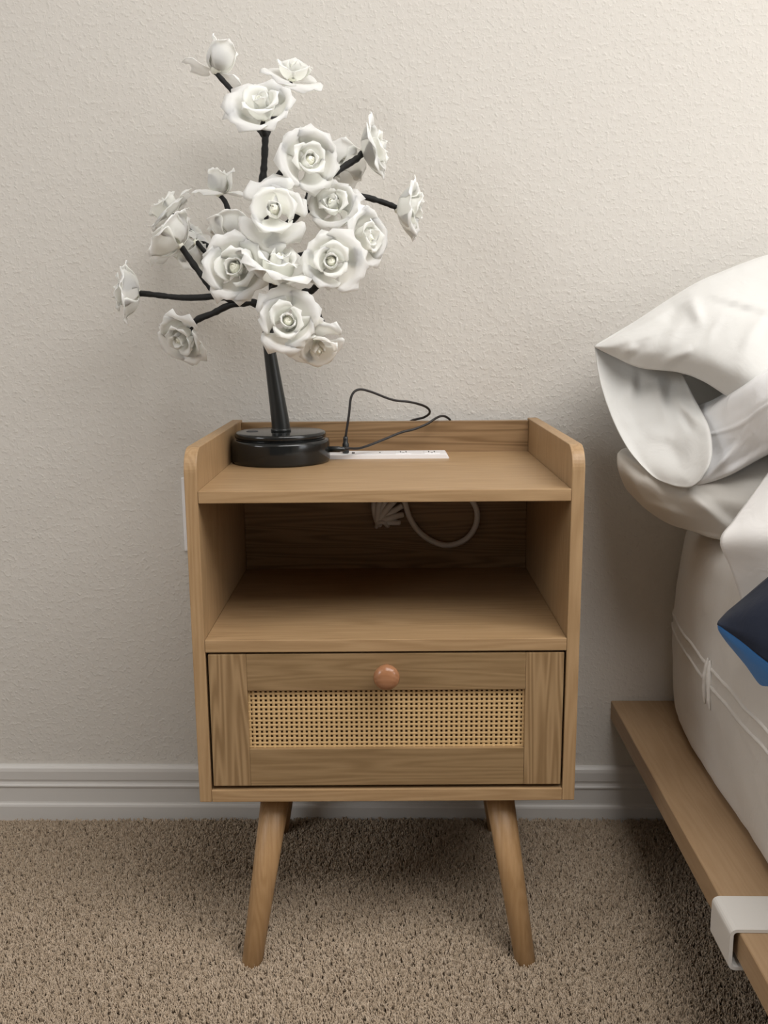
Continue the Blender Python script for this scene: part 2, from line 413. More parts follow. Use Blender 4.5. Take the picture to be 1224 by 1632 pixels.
np_('indicator', bx((-.008, .274, zt - .0005), (-.006, .278, zt + .0007), 0), M['slot'], ps)
# its white cord looping down in front of the back panel
bm = bmesh.new()
tube(bm, [at(*q) for q in ((636, 770, .312), (645, 800, .318), (655, 829, .320), (674, 853, .321), (700, 867, .321), (722, 868, .321), (744, 858, .321), (758, 838, .320), (760, 814, .319), (750, 793, .317), (738, 770, .312))], .0043, 60, 12)
pc = np_('power_cord', bm, M['white_cord'], smooth=True); pc['label'] = 'white cord hanging in a loop under the top'
bm = bmesh.new()
for k, (ex, ey) in enumerate(((597, 792), (608, 788), (620, 789), (632, 795), (641, 806), (642, 820), (637, 833))):
    d = .004 * (k % 2)
    tube(bm, [at(606, 838, .318 - d * .3), at(601 + k * .8, 832 - k * .3, .316 - d), at((602 + ex) / 2 - 3 + k * .5, (834 + ey) / 2 - 1.5, .312 - d), at(ex, ey, .318 - d * .5)], [.0030, .0040, .0045, .0042], 22, 10)
tube(bm, [at(600, 840, .319), at(603, 834, .309), at(612, 833, .306), at(618, 839, .318)], .0032, 20, 10)
np_('cord_bundle', bm, M['white_cord'], pc, True)['label'] = 'white cord folded into a tied bundle'

# ------------------------------------------------------------------ rose tree lamp
LB = Vector((-.1428, .2425, ZT))
lamp = thing('rose_tree_lamp', 'black bare-branched tree lamp covered in white foam roses on the nightstand', 'lamp', LB)
LI = Matrix.Translation(-LB)
def lp(name, bm, m, parent=None, smooth=True):
    o = obj(name, bm, m, parent or lamp, smooth)
    if parent is None: o.matrix_local = LI
    return o
LM = Matrix.Translation(LB)
bm = bmesh.new(); lathe(bm, [(0, 0), (.064, 0), (.0663, .0012), (.0672, .004), (.0672, .0275), (.0662, .0305), (.0635, .0318), (.0612, .0318), (.0600, .0325), (.0600, .0340), (0, .0340)], 96, LM)
base = lp('lamp_base', bm, M['black'])
bm = bmesh.new(); lathe(bm, [(.0600, .0335), (.0618, .0345), (.0622, .0370), (.0617, .0400), (.0603, .0412), (.0585, .0414), (0, .0414)], 96, LM); lp('base_lid', bm, M['black'], base)
bm = bmesh.new(); bc = at(402, 688.5, .2425); bc.z = ZT + .0414
lathe(bm, [(0, .0007), (.0075, .0007), (.0082, .0002), (.0082, -.001)], 32, Matrix.Translation(bc)); lp('touch_button', bm, M['slot'], base)
bm = bmesh.new(); tb = at(448, 691, .2425); tb.z = ZT + .041
tube(bm, [tb, at(446.5, 670, .2425), at(436, 600, .2405), at(428.5, 550, .238), at(427, 530, .237)], [.0128, .0122, .0096, .0078, .0072], 40, 28)
tr_ = lp('trunk', bm, M['black_matte'])
bm = bmesh.new(); lathe(bm, [(.0128, 0), (.0138, .0005), (.0138, .0035), (.0126, .0045)], 40, Matrix.Translation(tb)); lp('trunk_collar', bm, M['black_matte'], tr_)

def petal_mesh(phi, W, prof, edge, wav, seed, tilt=0.0, nu=11, nv=9):
    rnd = random.Random(seed); P = cr(prof, nv); bm = bmesh.new(); off = Vector((rnd.uniform(0, 50), rnd.uniform(0, 50), 0))
    tipx = rnd.uniform(-.25, .25); asym = rnd.uniform(-.18, .18)
    rows = []
    for j in range(nv):
        v = j / (nv - 1); r0, z0 = P[j]
        sh = min(1, (v * 1.3 + .12)) ** .65 * math.sqrt(max(.04, 1 - max(0, (v - .55) / .47) ** 2.4))
        row = []
        for i in range(nu):
            u = -1 + 2 * i / (nu - 1)
            a = phi + (u * (1 + asym * u)) * W * sh
            e = abs(u) ** 2.6
            n = noise.noise(Vector((u * 1.3, v * 1.6, 0)) + off)
            r = r0 * (1 + edge * e * v) + wav * n * v * v
            z = z0 + wav * .8 * noise.noise(Vector((u * 1.7, v, 3)) + off) * v + .0022 * v ** 4 * max(0, 1 - abs(u - tipx) * 2.2) - .004 * e * v
            row.append(bm.verts.new((r * math.cos(a), r * math.sin(a), z)))
        rows.append(row)
    for A, B in zip(rows, rows[1:]):
        for i in range(nu - 1): bm.faces.new((A[i], A[i + 1], B[i + 1], B[i]))
    if tilt:
        d = Vector((math.cos(phi), math.sin(phi), 0)); bmesh.ops.rotate(bm, cent=(0, 0, 0), matrix=Matrix.Rotation(tilt, 3, Vector((0, 0, 1)).cross(d)), verts=bm.verts)
    me = bpy.data.meshes.new('petal'); bm.to_mesh(me); bm.free(); me.materials.append(M['petal'])
    for p in me.polygons: p.use_smooth = True
    return me

def core_mesh(seed, h=.035, r1=.0085, turns=1.55):
    rnd = random.Random(seed); bm = bmesh.new(); prev = None; N = 40; a0 = rnd.uniform(0, 6)
    for k in range(N):
        t = k / (N - 1); a = a0 + t * 2 * math.pi * turns; r = .0003 + (r1 - .0003) * t ** .75
        top = h + .0020 * math.sin(a * 1.5 + seed) - .0035 * t
        col = []
        for v, f in ((0, .5), (.25, 1.0), (.55, 1.15), (.8, .98), (.92, .80), (1, .66)):
            col.append(bm.verts.new((r * f * math.cos(a), r * f * math.sin(a), top * v)))
        if prev:
            for q in range(5): bm.faces.new((prev[q], prev[q + 1], col[q + 1], col[q]))
        prev = col
    # the tight heart inside the rolled petals
    lathe(bm, [(0, h * .95), (.0016, h * .93), (r1 * .52, h * .84), (r1 * .80, h * .60), (r1 * .80, .004)], 20)
    # calyx that closes the flower's underside on the stem
    lathe(bm, [(0, -.004), (.0042, -.004), (.0062, .0), (.0072, .004), (.005, .006), (0, .006)], 16)
    me = bpy.data.meshes.new('rose'); bmesh.ops.recalc_face_normals(bm, faces=bm.faces); bm.to_mesh(me); bm.free(); me.materials.append(M['rose_heart'])
    for p in me.polygons: p.use_smooth = True
    return me

def rose_kind(kind, seed):
    rnd = random.Random(seed); ps_ = []; j = lambda s=.3: rnd.uniform(-s, s)
    def P(a, W, prof, e, wv):
        k = 1 + rnd.uniform(-.10, .12); h = rnd.uniform(-.0025, .0025)
        n = len(prof); ps_.append((a, W * (1 + rnd.uniform(-.12, .12)), [(p[0] * (1 + (k - 1) * q / (n - 1)), p[1] + h * q / (n - 1)) for q, p in enumerate(prof)], e, wv))
    if kind == 'bud':
        core = core_mesh(seed, .036, .0085)
        for k in range(3): P(k * 2.094 + j(), 1.35, [(.004, 0), (.0130, .009), (.0150, .022), (.0115, .036)], .03, .0012)
        for k in range(3): P(k * 2.094 + 1 + j(), 1.25, [(.004, 0), (.0160, .007), (.0188, .020), (.0172, .033), (.0200, .041)], .10, .0022)
        for k in range(2): P(k * 2.4 + 2.6 + j(), .95, [(.004, 0), (.020, .002), (.033, .003), (.042, -.003)], .12, .0034)
    elif kind == 'cup':
        core = core_mesh(seed, .033, .0088)
        for k in range(3): P(k * 2.094 + j(), 1.3, [(.004, 0), (.0098, .010), (.0118, .021), (.0100, .034)], .04, .0014)
        for k in range(3): P(k * 2.094 + .6 + j(), 1.32, [(.004, 0), (.018, .005), (.0265, .014), (.030, .024), (.036, .0285)], .10, .0040)
        for k in range(4): P(k * 1.571 + j(), 1.0, [(.004, -.001), (.022, .000), (.036, .004), (.046, .007), (.053, .003)], .14, .0060)
    else:
        core = core_mesh(seed)
        for k in range(3): P(k * 2.094 + j(), 1.38, [(.004, 0), (.0096, .010), (.0114, .022), (.0100, .034), (.0122, .0385)], .05, .0018)
        for k in range(3): P(k * 2.094 + 1.1 + j(), 1.36, [(.004, 0), (.0150, .008), (.0192, .020), (.0200, .031), (.0270, .0362)], .09, .0032)
        for k in range(5): P(k * 1.257 + .4 + j(), 1.0, [(.004, -.001), (.021, .004), (.0310, .014), (.0375, .0255), (.0475, .0270)], .11, .0056)
    return core, [petal_mesh(a, W, pr, e, wv, seed * 31 + q, rnd.uniform(-.10, .10)) for q, (a, W, pr, e, wv) in enumerate(ps_)]

KINDS = {k: [rose_kind(k, s) for s in ss] for k, ss in (('open', (3, 8, 15, 21, 34)), ('cup', (5, 12)), ('bud', (7, 19)))}
# px, py of the flower's middle; depth; way it faces (right, up, towards the viewer); spin; kind; variant; size
ROSES = [
 (349, 95, .25, (.35, .93, -.05), 2.6, 'bud', 0, 1.12), (467, 114, .27, (.22, .86, .42), .5, 'cup', 0, .86), (417, 172, .17, (-.05, .62, .80), 1.0, 'open', 0, 1.0),
 (491, 257, .16, (.42, .10, .90), 2.0, 'open', 1, .92), (594, 238, .25, (.93, .22, .18), .3, 'open', 2, .98), (541, 266, .285, (.15, .25, -.95), 0, 'open', 3, .84),
 (650, 335, .24, (.97, -.06, .16), 1.4, 'open', 4, 1.0), (531, 328, .18, (-.12, .42, .90), 3.0, 'open', 2, .84), (580, 380, .17, (.80, .02, .58), .9, 'open', 3, .95),
 (528, 418, .11, (.06, .10, .99), 4.0, 'open', 0, .90), (437, 336, .12, (.02, .22, .97), 2.2, 'cup', 1, .92), (350, 293, .29, (.08, .99, .10), 1.0, 'bud', 1, 1.0),
 (264, 331, .29, (-.66, .74, .1), 5.0, 'cup', 0, .82), (275, 381, .22, (-.72, .60, -.12), 2.9, 'open', 1, .98), (309, 392, .27, (-.50, -.35, -.75), 3.3, 'open', 4, .80),
 (205, 466, .25, (-.95, .08, .22), .7, 'open', 0, 1.0), (292, 536, .22, (-.42, -.52, .72), 1.9, 'open', 2, .90), (370, 368, .20, (.0, .80, -.55), 2.5, 'open', 3, .80),
 (375, 428, .13, (-.06, .16, .98), .2, 'open', 4, 1.02), (442, 428, .125, (.20, .88, .34), 3.8, 'open', 1, 1.14), (458, 512, .10, (.12, .16, .98), 5.2, 'open', 2, .93), (507, 553, .12, (.22, -.66, .70), 2.7, 'cup', 1, .80)]
ends = []
for (rx, ry, Y, f, spin, kind, var, size) in ROSES:
    size *= .82
    fv = Vector((f[0], -f[2], f[1])).normalized(); c = at(rx, ry, Y); o0 = c - fv * .016 * size; ends.append((o0, fv))
    core, pet = KINDS[kind][var]
    mw = Matrix.Translation(o0) @ fv.to_track_quat('Z', 'Y').to_matrix().to_4x4() @ Matrix.Rotation(spin, 4, 'Z') @ Matrix.Scale(size, 4)
    ro = bpy.data.objects.new('rose', core); C.objects.link(ro); ro.parent = lamp; ro.matrix_local = LI @ mw; solidify(ro, .0009, 0)
    for pm in pet:
        po = bpy.data.objects.new('petal', pm); C.objects.link(po); po.parent = ro; solidify(po, .0009, 0)

def branch(pts, r0, r1, rose=None, Yend=None):
    P = [at(*q) for q in pts]
    if rose is not None:
        e, fv = ends[rose]; P += [e - fv * .001]
    n = len(P); bm = bmesh.new(); tube(bm, P, [r0 + (r1 - r0) * k / (n - 1) for k in range(n)], 14 * n, 9, .22); lp('branch', bm, M['bark'])
branch([(427, 535, .237), (428, 500, .235), (436, 470, .23), (430, 420, .225), (424, 370, .222), (421, 330, .22), (418, 300, .218), (421, 260, .216), (423, 213, .214)], .0072, .0042)
branch([(423, 216, .214), (419, 205, .205)], .0040, .0034, 2)
branch([(423, 220, .214), (411, 204, .222), (392, 178, .236), (376, 152, .245)], .0036, .0032, 0)
branch([(424, 218, .214), (438, 185, .235), (452, 152, .26)], .0036, .0032, 1)
branch([(428, 302, .218), (434, 292, .21), (447, 276, .20), (462, 267, .19)], .0040, .0036, 3)
branch([(430, 400, .224), (452, 366, .215), (472, 344, .212), (488, 328, .212), (497, 300, .215), (523, 284, .225), (548, 266, .235), (570, 252, .243)], .0050, .0038, 4)
branch([(490, 322, .212), (506, 300, .225), (520, 286, .24)], .0036, .0032, 5)
branch([(480, 340, .212), (520, 316, .22), (568, 312, .232), (600, 319, .236), (628, 329, .24)], .0042, .0036, 6)
branch([(482, 338, .212), (498, 334, .208)], .0038, .0034, 7)
branch([(431, 432, .226), (460, 414, .215), (497, 402, .205), (530, 396, .195)], .0042, .0036, 8)
branch([(440, 488, .232), (468, 478, .215), (484, 466, .19), (500, 461, .16)], .0048, .0038, 9)
branch([(425, 382, .222), (430, 366, .20)], .0038, .0034, 10)
branch([(424, 400, .223), (402, 382, .25), (383, 360, .272), (367, 342, .282), (359, 322, .288)], .0038, .0033, 11)
branch([(430, 440, .227), (390, 412, .25), (345, 396, .268), (326, 388, .275)], .0036, .0033, 12)
branch([(430, 446, .227), (390, 424, .24), (345, 407, .252), (328, 402, .256)], .0036, .0033, 14)
branch([(428, 505, .235), (416, 490, .234), (402, 482, .232), (384, 483, .23), (362, 475, .228), (345, 470, .226), (322, 440, .224), (299, 408, .222)], .0052, .0038, 13)
branch([(348, 471, .226), (320, 474, .23), (285, 474, .238), (240, 469, .246)], .0042, .0038, 15)
branch([(384, 483, .23), (362, 488, .228), (340, 499, .226), (314, 510, .224)], .0042, .0042, 16)
branch([(428, 425, .225), (405, 402, .215), (380, 388, .21)], .0036, .0033, 17)
branch([(432, 450, .228), (410, 442, .20), (385, 434, .17)], .0040, .0034, 18)
branch([(434, 462, .229), (440, 448, .20)], .0040, .0034, 19)
branch([(432, 495, .233), (446, 500, .19), (455, 508, .15)], .0048, .0038, 20)
branch([(470, 477, .213), (488, 482, .19), (500, 491, .17), (509, 506, .15), (513, 520, .135)], .0044, .0038, 21)

# ------------------------------------------------------------------ usb cable that feeds the lamp
up = at(551, 717, .272); up.z = zt + .0006
cb = thing('charging_cable', 'thin black charging cable looping from power strip to lamp base over the nightstand back', 'cable', up)
def cp(name, bm, m, smooth=True):
    o = obj(name, bm, m, cb, smooth); o.matrix_local = Matrix.Translation(-up); return o
bz = ZT + .0158; ex = LB.x + .0655
path = [up + Vector((0, 0, .022)), at(556, 662, .275), at(560, 632, .28), at(571, 621, .285), at(590, 624, .29), at(625, 637, .295), at(655, 641, .302), at(678, 648, .318), at(685, 657, .332), at(676, 665, .345), at(655, 671, .3515), at(642, 684, .3525), at(664, 700, .3525), at(702, 690, .352), at(717, 673, .3495), at(713, 665.5, .343), at(704, 663, .333), at(694, 667, .32), at(680, 676, .31), at(660, 684, .302), at(640, 689, .296), at(615, 699, .286), at(590, 709, .272), at(572, 714.5, .258), Vector((ex + .027, .2455, bz + .0008)), Vector((ex + .020, .2445, bz))]
bm = bmesh.new(); tube(bm, path, .00175, 220, 10); cp('cord', bm, M['cord'])
bm = bmesh.new(); lathe(bm, [(0, 0), (.0042, 0), (.0046, .001), (.0046, .0135), (.0034, .0150), (.0034, .0205), (.0026, .0235), (0, .0235)], 24, Matrix.Translation(up)); cp('usb_plug', bm, M['black_matte'])
bm = bmesh.new(); lathe(bm, [(0, 0), (.0042, 0), (.0042, .017), (.0036, .0185), (.0036, .022), (.0022, .026), (0, .026)], 24, Matrix.Translation((ex - .002, .2440, bz)) @ Matrix.Rotation(math.pi / 2, 4, 'Y')); cp('barrel_plug', bm, M['black_matte'])

# ------------------------------------------------------------------ bed
def at_room(px_, py_, Y): return ROOM.inverted() @ at(px_, py_, Y)
ZR = .1967
bed = thing('bed_frame', 'low oak bed frame with flat side ledge against the back wall', 'bed frame', ROOM @ Vector((1.1, -1.0, 0)))
def bp_(name, bm, m, parent=None, smooth=False):
    o = obj(name, bm, m, parent or bed, smooth)
    if parent is None: o.matrix_world = ROOM; o.matrix_local = bed.matrix_basis.inverted() @ ROOM
    return o
bp_('side_rail', bx((.3545, -2.05, ZR - .0305), (.556, -.0015, ZR), .0025, 3), M['bedwood'])
bp_('side_rail', bx((1.75, -2.05, ZR - .0305), (1.952, -.0015, ZR), .0025, 3), M['bedwood'])
for k in range(9): bp_('slat', bx((.557, -2.0 + k * .235, ZR - .024), (1.749, -1.92 + k * .235, ZR - .004), .002), M['bedwood'])
for x in (.62, 1.62):
    for y in (-1.9, -.25): bp_('leg', bx((x, y, -.008), (x + .06, y + .06, ZR - .031), .003), M['bedwood'])
for x in (.62, 1.62): bp_('crossbeam', bx((x, -1.99, ZR - .08), (x + .06, -.05, ZR - .031), .003), M['bedwood'])
# white steel bracket wrapped round the rail
bo, ti = .345, .0035
def u_section(t):
    r = .007; pts = []
    zt_, zb_ = ZR + .0005 + ti, ZR - .0405
    outer = [(.408, zt_)] + [(bo + r - r * math.sin(a), zt_ - r + r * math.cos(a)) for a in np.linspace(0, math.pi / 2, 6)] + [(bo + r - r * math.cos(a), zb_ + r - r * math.sin(a)) for a in np.linspace(0, math.pi / 2, 6)] + [(bo + .020, zb_)]
    r2 = r - ti
    inner = [(bo + .020, zb_ + ti)] + [(bo + r - r2 * math.cos(a), zb_ + r - r2 * math.sin(a)) for a in np.linspace(math.pi / 2, 0, 6)] + [(bo + r - r2 * math.sin(a), zt_ - r + r2 * math.cos(a)) for a in np.linspace(math.pi / 2, 0, 6)] + [(.408, zt_ - ti)]
    return outer + inner
b0, b1 = at_room(1141, 1418, -.155).y, at_room(1170, 1479, -.213).y
bm = bmesh.new(); pts = u_section(ti); A = [bm.verts.new((x, -.528, z)) for x, z in pts]; B = [bm.verts.new((x, -.583, z)) for x, z in pts]
n = len(pts)
for k in range(n - 1): bm.faces.new((A[k], A[k + 1], B[k + 1], B[k]))
bm.faces.new((A[-1], A[0], B[0], B[-1]))
h = n // 2
for V in (A, B):
    for k in range(h - 1): bm.faces.new((V[k], V[k + 1], V[n - 2 - k], V[n - 1 - k]))
bp_('bracket', bm, M['steel_white'])['label'] = 'white steel bracket wrapped round the rail'

# mattress: soft-cornered block with bulging sides and welted border seams
def matt_x(d):                                # left side line against distance from the wall
    return .4195 + .040 * math.exp(-d / .085)
def border_pt(s, z, out=0.0):
    """s runs along the left side from the foot (0) to the wall (1)"""
    H0, H1 = ZR, .505; v = (z - H0) / (H1 - H0)
    bul = .010 * math.sin(math.pi * min(max(v, 0), 1)); rc = .035
    inn = 0
    if z > H1 - rc: inn = rc - math.sqrt(max(0, rc * rc - (z - (H1 - rc)) ** 2))
    if z < H0 + .02: inn = .02 - math.sqrt(max(0, .02 ** 2 - (H0 + .02 - z) ** 2))
    d = .008 + (1 - s) * 2.0
    cor = 0
    if d < .04: cor = .04 - math.sqrt(max(0, .04 ** 2 - (.04 - d) ** 2))
    wr = .0025 * noise.noise(Vector((d * 9, z * 14, 2))) + .0012 * noise.noise(Vector((d * 40, z * 30, 7)))
    return Vector((matt_x(d) - bul + inn + cor * .8 - out + wr + .010 * max(0, v - .55), -d, z))
mt = thing('mattress', 'thick mattress in an off-white cover with seamed border on the bed frame', 'mattress', ROOM @ Vector((1.1, -1.0, ZR)))
def mp_(name, bm, m, smooth=True):
    o = obj(name, bm, m, mt, smooth); o.matrix_local = mt.matrix_basis.inverted() @ ROOM; return o
S = [1 - (1 - t) ** 2.2 for t in np.linspace(0, 1, 90)]
Z = [ZR + .0005 + (.505 - ZR) * (.5 - .5 * math.cos(math.pi * t)) for t in np.linspace(0, 1, 44)]
bm = bmesh.new(); G = [[bm.verts.new(border_pt(s, z)) for z in Z] for s in S]
G2 = [[bm.verts.new((2.31 - v.co.x, v.co.y, v.co.z)) for v in col] for col in G]
for g, flip in ((G, False), (G2, True)):
    for A, B in zip(g, g[1:]):
        for a, b, c, d in zip(A, A[1:], B[1:], B): bm.faces.new((a, b, c, d))
for A, B, A2, B2 in zip(G, G[1:], G2, G2[1:]):
    bm.faces.new((A[-1], B[-1], B2[-1], A2[-1])); bm.faces.new((A[0], A2[0], B2[0], B[0]))
for k in (0, -1):
    for j in range(len(Z) - 1): bm.faces.new((G[k][j], G[k][j + 1], G2[k][j + 1], G2[k][j]))
mp_('mattress_body', bm, M['mattress'])
for zz in (.357, .336):
    bm = bmesh.new(); tube(bm, [border_pt(s, zz + .003 * noise.noise(Vector((s * 60, zz * 9, 0))), -.0006) for s in np.linspace(.2, .985, 60)], .0028, 240, 8, .25); mp_('welt_seam', bm, M['mattress'])
bm = bmesh.new()
for dx_, sl in ((0, .010), (.009, -.002)):
    tube(bm, [border_pt(1 - (.280 - dx_ + sl * t) / 2.0, .368 - .062 * t, .0018) for t in np.linspace(0, 1, 6)], [.001, .0035, .0045, .0035, .003, .001], 24, 8, .3)
mp_('gathered_tuck', bm, M['mattress'])

# cloth patches: rows of control points (pixel x, pixel y, depth), lofted both ways
def seg_d(p, a, b):
    ab = b - a; t = max(0, min(1, (p - a).dot(ab) / ab.length_squared)); return (p - (a + ab * t)).length, t, (ab.x * (p - a).y - ab.y * (p - a).x) / ab.length
def patch(rows, nu, nv, creases=(), wr=(.004, 9, .0015, 26), seed=0, ruffle=None, ext=True, lift=None):
    if ext:                                   # carry the cloth on across the bed, well past the frame
        rows = [list(q) + [(q[-1][0] + 480, q[-1][1] + (q[-1][1] - q[-2][1]) * .6, q[-1][2] + (q[-1][2] - q[-2][2]) * .6)] for q in rows]; nu = int(nu * 1.2)
    rr_ = np.array([cr(r, nu) for r in rows]); g = np.array([cr(rr_[:, k], nv) for k in range(nu)]).transpose(1, 0, 2)
    bm = bmesh.new(); V = []
    for j in range(nv):
        row = []
        for i in range(nu):
            x, y, Y = g[j, i]
            for (a, b, amp, wid, kind) in creases:
                d, t, sd = seg_d(Vector((x, y)), Vector(a), Vector(b)); f = math.sin(math.pi * min(max(t, .0), 1)) ** .5 if 0 < t < 1 else 0
                if kind == 'ridge': Y -= amp * math.exp(-(d / wid) ** 2) * (f if f else .3)
                elif kind == 'step': Y -= amp * (1 / (1 + math.exp(-sd / wid))) * math.exp(-(d / (wid * 8)) ** 2) * f
            p = at(x, y, Y)
            q = p + Vector((seed, seed, 0)); nn = wr[0] * noise.noise(q * wr[1]) - (.55 * wr[0] * abs(noise.noise(q * wr[1] * 2.1 + Vector((7, 1, 3)))) if wr[0] > .005 else 0) + wr[2] * noise.noise(Vector((q.x * wr[3], q.y * wr[3], q.z * wr[3] * .5)))
            e = min(1, 5 * min(i / nu, j / nv, (nu - 1 - i) / nu, (nv - 1 - j) / nv) + .15)
            p = p + (CAM - p).normalized() * nn * e
            if ruffle: p = p + (CAM - p).normalized() * ruffle(i / (nu - 1), j / (nv - 1))
            if lift is not None:              # lie on the mattress, never inside it
                q = ROOM.inverted() @ p; t = min(max((q.x - .426) / .05, 0), 1); t = t * t * (3 - 2 * t)
                p.z = max(p.z, p.z * (1 - t) + (.505 + lift) * t)
            row.append(bm.verts.new(p))
        V.append(row)
    for A, B in zip(V, V[1:]):
        for i in range(nu - 1): bm.faces.new((A[i], A[i + 1], B[i + 1], B[i]))
    return bm

pil = thing('pillow', 'white pillow with gaping open pillowcase end, topmost on the bed', 'pillow', at(1400, 700, .15))
def pp(name, bm, m, th, parent):
    o = obj(name, bm, m, parent, True); o.matrix_local = parent.matrix_basis.inverted(); solidify(o, th, 0); return o
caseA = patch([
 [(947, 552.5, .240), (980, 569, .225), (1020, 586, .20), (1080, 593, .17), (1120, 607, .145), (1160, 632, .12), (1200, 655, .105), (1260, 690, .10), (1420, 720, .09)],
 [(947, 552, .240), (985, 553, .212), (1030, 556, .180), (1085, 560, .150), (1125, 568, .125), (1165, 582, .100), (1205, 598, .080), (1270, 610, .07), (1420, 620, .05)],
 [(948, 551.5, .241), (992, 533, .222), (1045, 520, .200), (1095, 514, .175), (1135, 512, .155), (1175, 514, .135), (1215, 518, .12), (1270, 522, .11), (1420, 525, .09)],
 [(949, 551, .242), (1003, 523, .240), (1052, 497, .232), (1102, 472, .225), (1142, 462, .215), (1182, 458, .205), (1220, 455, .20), (1275, 452, .19), (1420, 450, .18)],
 [(950, 550, .243), (1010, 514, .255), (1060, 481, .258), (1110, 451, .262), (1150, 434, .264), (1190, 419, .264), (1224, 409, .264), (1280, 399, .264), (1420, 390, .264)],
 [(953, 552, .255), (1014, 520, .285), (1064, 490, .300), (1114, 462, .312), (1154, 446, .318), (1194, 432, .32), (1228, 422, .32), (1284, 412, .32), (1420, 404, .32)],
 [(960, 560, .262), (1020, 545, .305), (1070, 530, .325), (1120, 520, .335), (1160, 515, .338), (1200, 510, .338), (1234, 505, .338), (1290, 500, .338), (1420, 495, .338)]],
 80, 60, [((1100, 474), (1116, 512), .012, 9, 'ridge'), ((1085, 482), (1060, 520), -.010, 16, 'ridge'), ((1128, 470), (1240, 500), .006, 5, 'ridge'), ((1128, 478), (1240, 508), -.005, 6, 'ridge'),
          ((1050, 585), (1105, 553), .007, 7, 'ridge'), ((1180, 560), (1222, 500), .005, 10, 'ridge'), ((960, 556), (1075, 520), .004, 6, 'ridge'), ((990, 572), (1010, 545), .004, 6, 'ridge'), ((1005, 575), (1028, 548), -.004, 6, 'ridge'), ((1125, 545), (1150, 505), .003, 7, 'ridge'), ((1090, 500), (1060, 560), .004, 10, 'ridge'), ((1000, 530), (1110, 470), .004, 7, 'ridge'), ((1130, 455), (1220, 425), -.004, 8, 'ridge')], (.006, 10, .002, 24), 1)
pp('pillowcase', caseA, M['case'], .0012, pil)
caseB = patch([
 [(948, 554, .243), (980, 566, .252), (1015, 576, .250), (1050, 582, .240), (1078, 590, .225), (1088, 598, .215), (1086, 598, .235), (1120, 600, .26), (1180, 620, .26)],
 [(952, 585, .236), (985, 606, .236), (1020, 620, .226), (1060, 628, .206), (1095, 636, .178), (1112, 646, .162), (1110, 646, .195), (1140, 640, .25), (1200, 660, .25)],
 [(961, 625, .218), (995, 652, .210), (1030, 668, .190), (1070, 676, .163), (1108, 678, .133), (1129, 682, .115), (1126, 682, .155), (1150, 690, .20), (1210, 690, .22)],
 [(978, 672, .196), (1008, 698, .180), (1045, 714, .155), (1080, 722, .130), (1112, 720, .103), (1134, 716, .086), (1130, 716, .125), (1150, 720, .16), (1210, 720, .19)],
 [(1000, 714, .168), (1028, 740, .148), (1058, 751, .122), (1088, 755, .100), (1114, 748, .083), (1130, 742, .074), (1126, 742, .11), (1145, 745, .15), (1210, 740, .17)],
 [(1022, 742, .145), (1044, 762, .127), (1066, 772, .109), (1085, 776.5, .096), (1102, 776, .085), (1116, 765, .078), (1112, 764, .10), (1135, 760, .14), (1200, 750, .16)]],
 70, 44, [((1030, 640), (1060, 610), .006, 8, 'ridge'), ((1060, 650), (1075, 600), -.008, 8, 'ridge'), ((1085, 655), (1105, 690), -.006, 6, 'ridge'), ((1010, 600), (1000, 640), .005, 7, 'ridge'), ((1020, 595), (1018, 650), -.006, 8, 'ridge'), ((1045, 600), (1062, 668), .005, 8, 'ridge'), ((985, 640), (1008, 690), .004, 9, 'ridge'), ((1030, 690), (1075, 700), .004, 10, 'ridge'), ((1080, 640), (1115, 675), .005, 6, 'ridge'), ((1060, 700), (1090, 745), -.004, 12, 'ridge')], (.007, 13, .0018, 26), 3, None, False)
pp('pillowcase_flap', caseB, M['case'], .0014, pil)
def ruf(u, v):
    m = .5 + noise.noise(Vector((u * 7, 3, 1)))
    return .0030 * m * math.exp(-((v - .50 - .03 * math.sin(u * 9)) / .06) ** 2) * noise.noise(Vector((u * 34, v * 9, 0))) + .0035 * math.exp(-((v - .44) / .018) ** 2) + .0022 * math.exp(-((v - .68) / .16) ** 2) * noise.noise(Vector((u * 26 + v * 12, v * 4, 4)))
satin = patch([
 [(1090, 650, .20), (1130, 640, .19), (1170, 618, .175), (1224, 585, .16), (1300, 545, .15), (1420, 480, .14)],
 [(1095, 672, .185), (1128, 655, .150), (1178, 623, .085), (1224, 591, .055), (1300, 545, .02), (1420, 485, -.01)],
 [(1095, 690, .175), (1132, 680, .135), (1180, 655, .068), (1224, 627, .02), (1300, 585, -.02), (1420, 530, -.05)],
 [(1095, 705, .170), (1132, 700, .130), (1180, 688, .070), (1224, 656, .025), (1300, 612, -.015), (1420, 560, -.045)],
 [(1085, 745, .165), (1128, 732, .125), (1180, 712, .080), (1224, 690, .045), (1300, 650, .01), (1420, 600, -.02)],
 [(1072, 774, .160), (1103, 774, .120), (1160, 757, .097), (1224, 723, .075), (1300, 690, .05), (1420, 640, .03)],
 [(1075, 770, .18), (1110, 766, .17), (1160, 748, .165), (1224, 715, .155), (1300, 680, .15), (1420, 630, .14)]],
 150, 70, [((1105, 776), (1200, 690), .006, 6, 'ridge'), ((1130, 765), (1230, 700), -.006, 8, 'ridge')], (.004, 14, .0022, 40), 6, ruf)
pp('inner_pillow', satin, M['satin'], .0012, pil)['label'] = 'shiny white satin inner pillow with puckered seam'

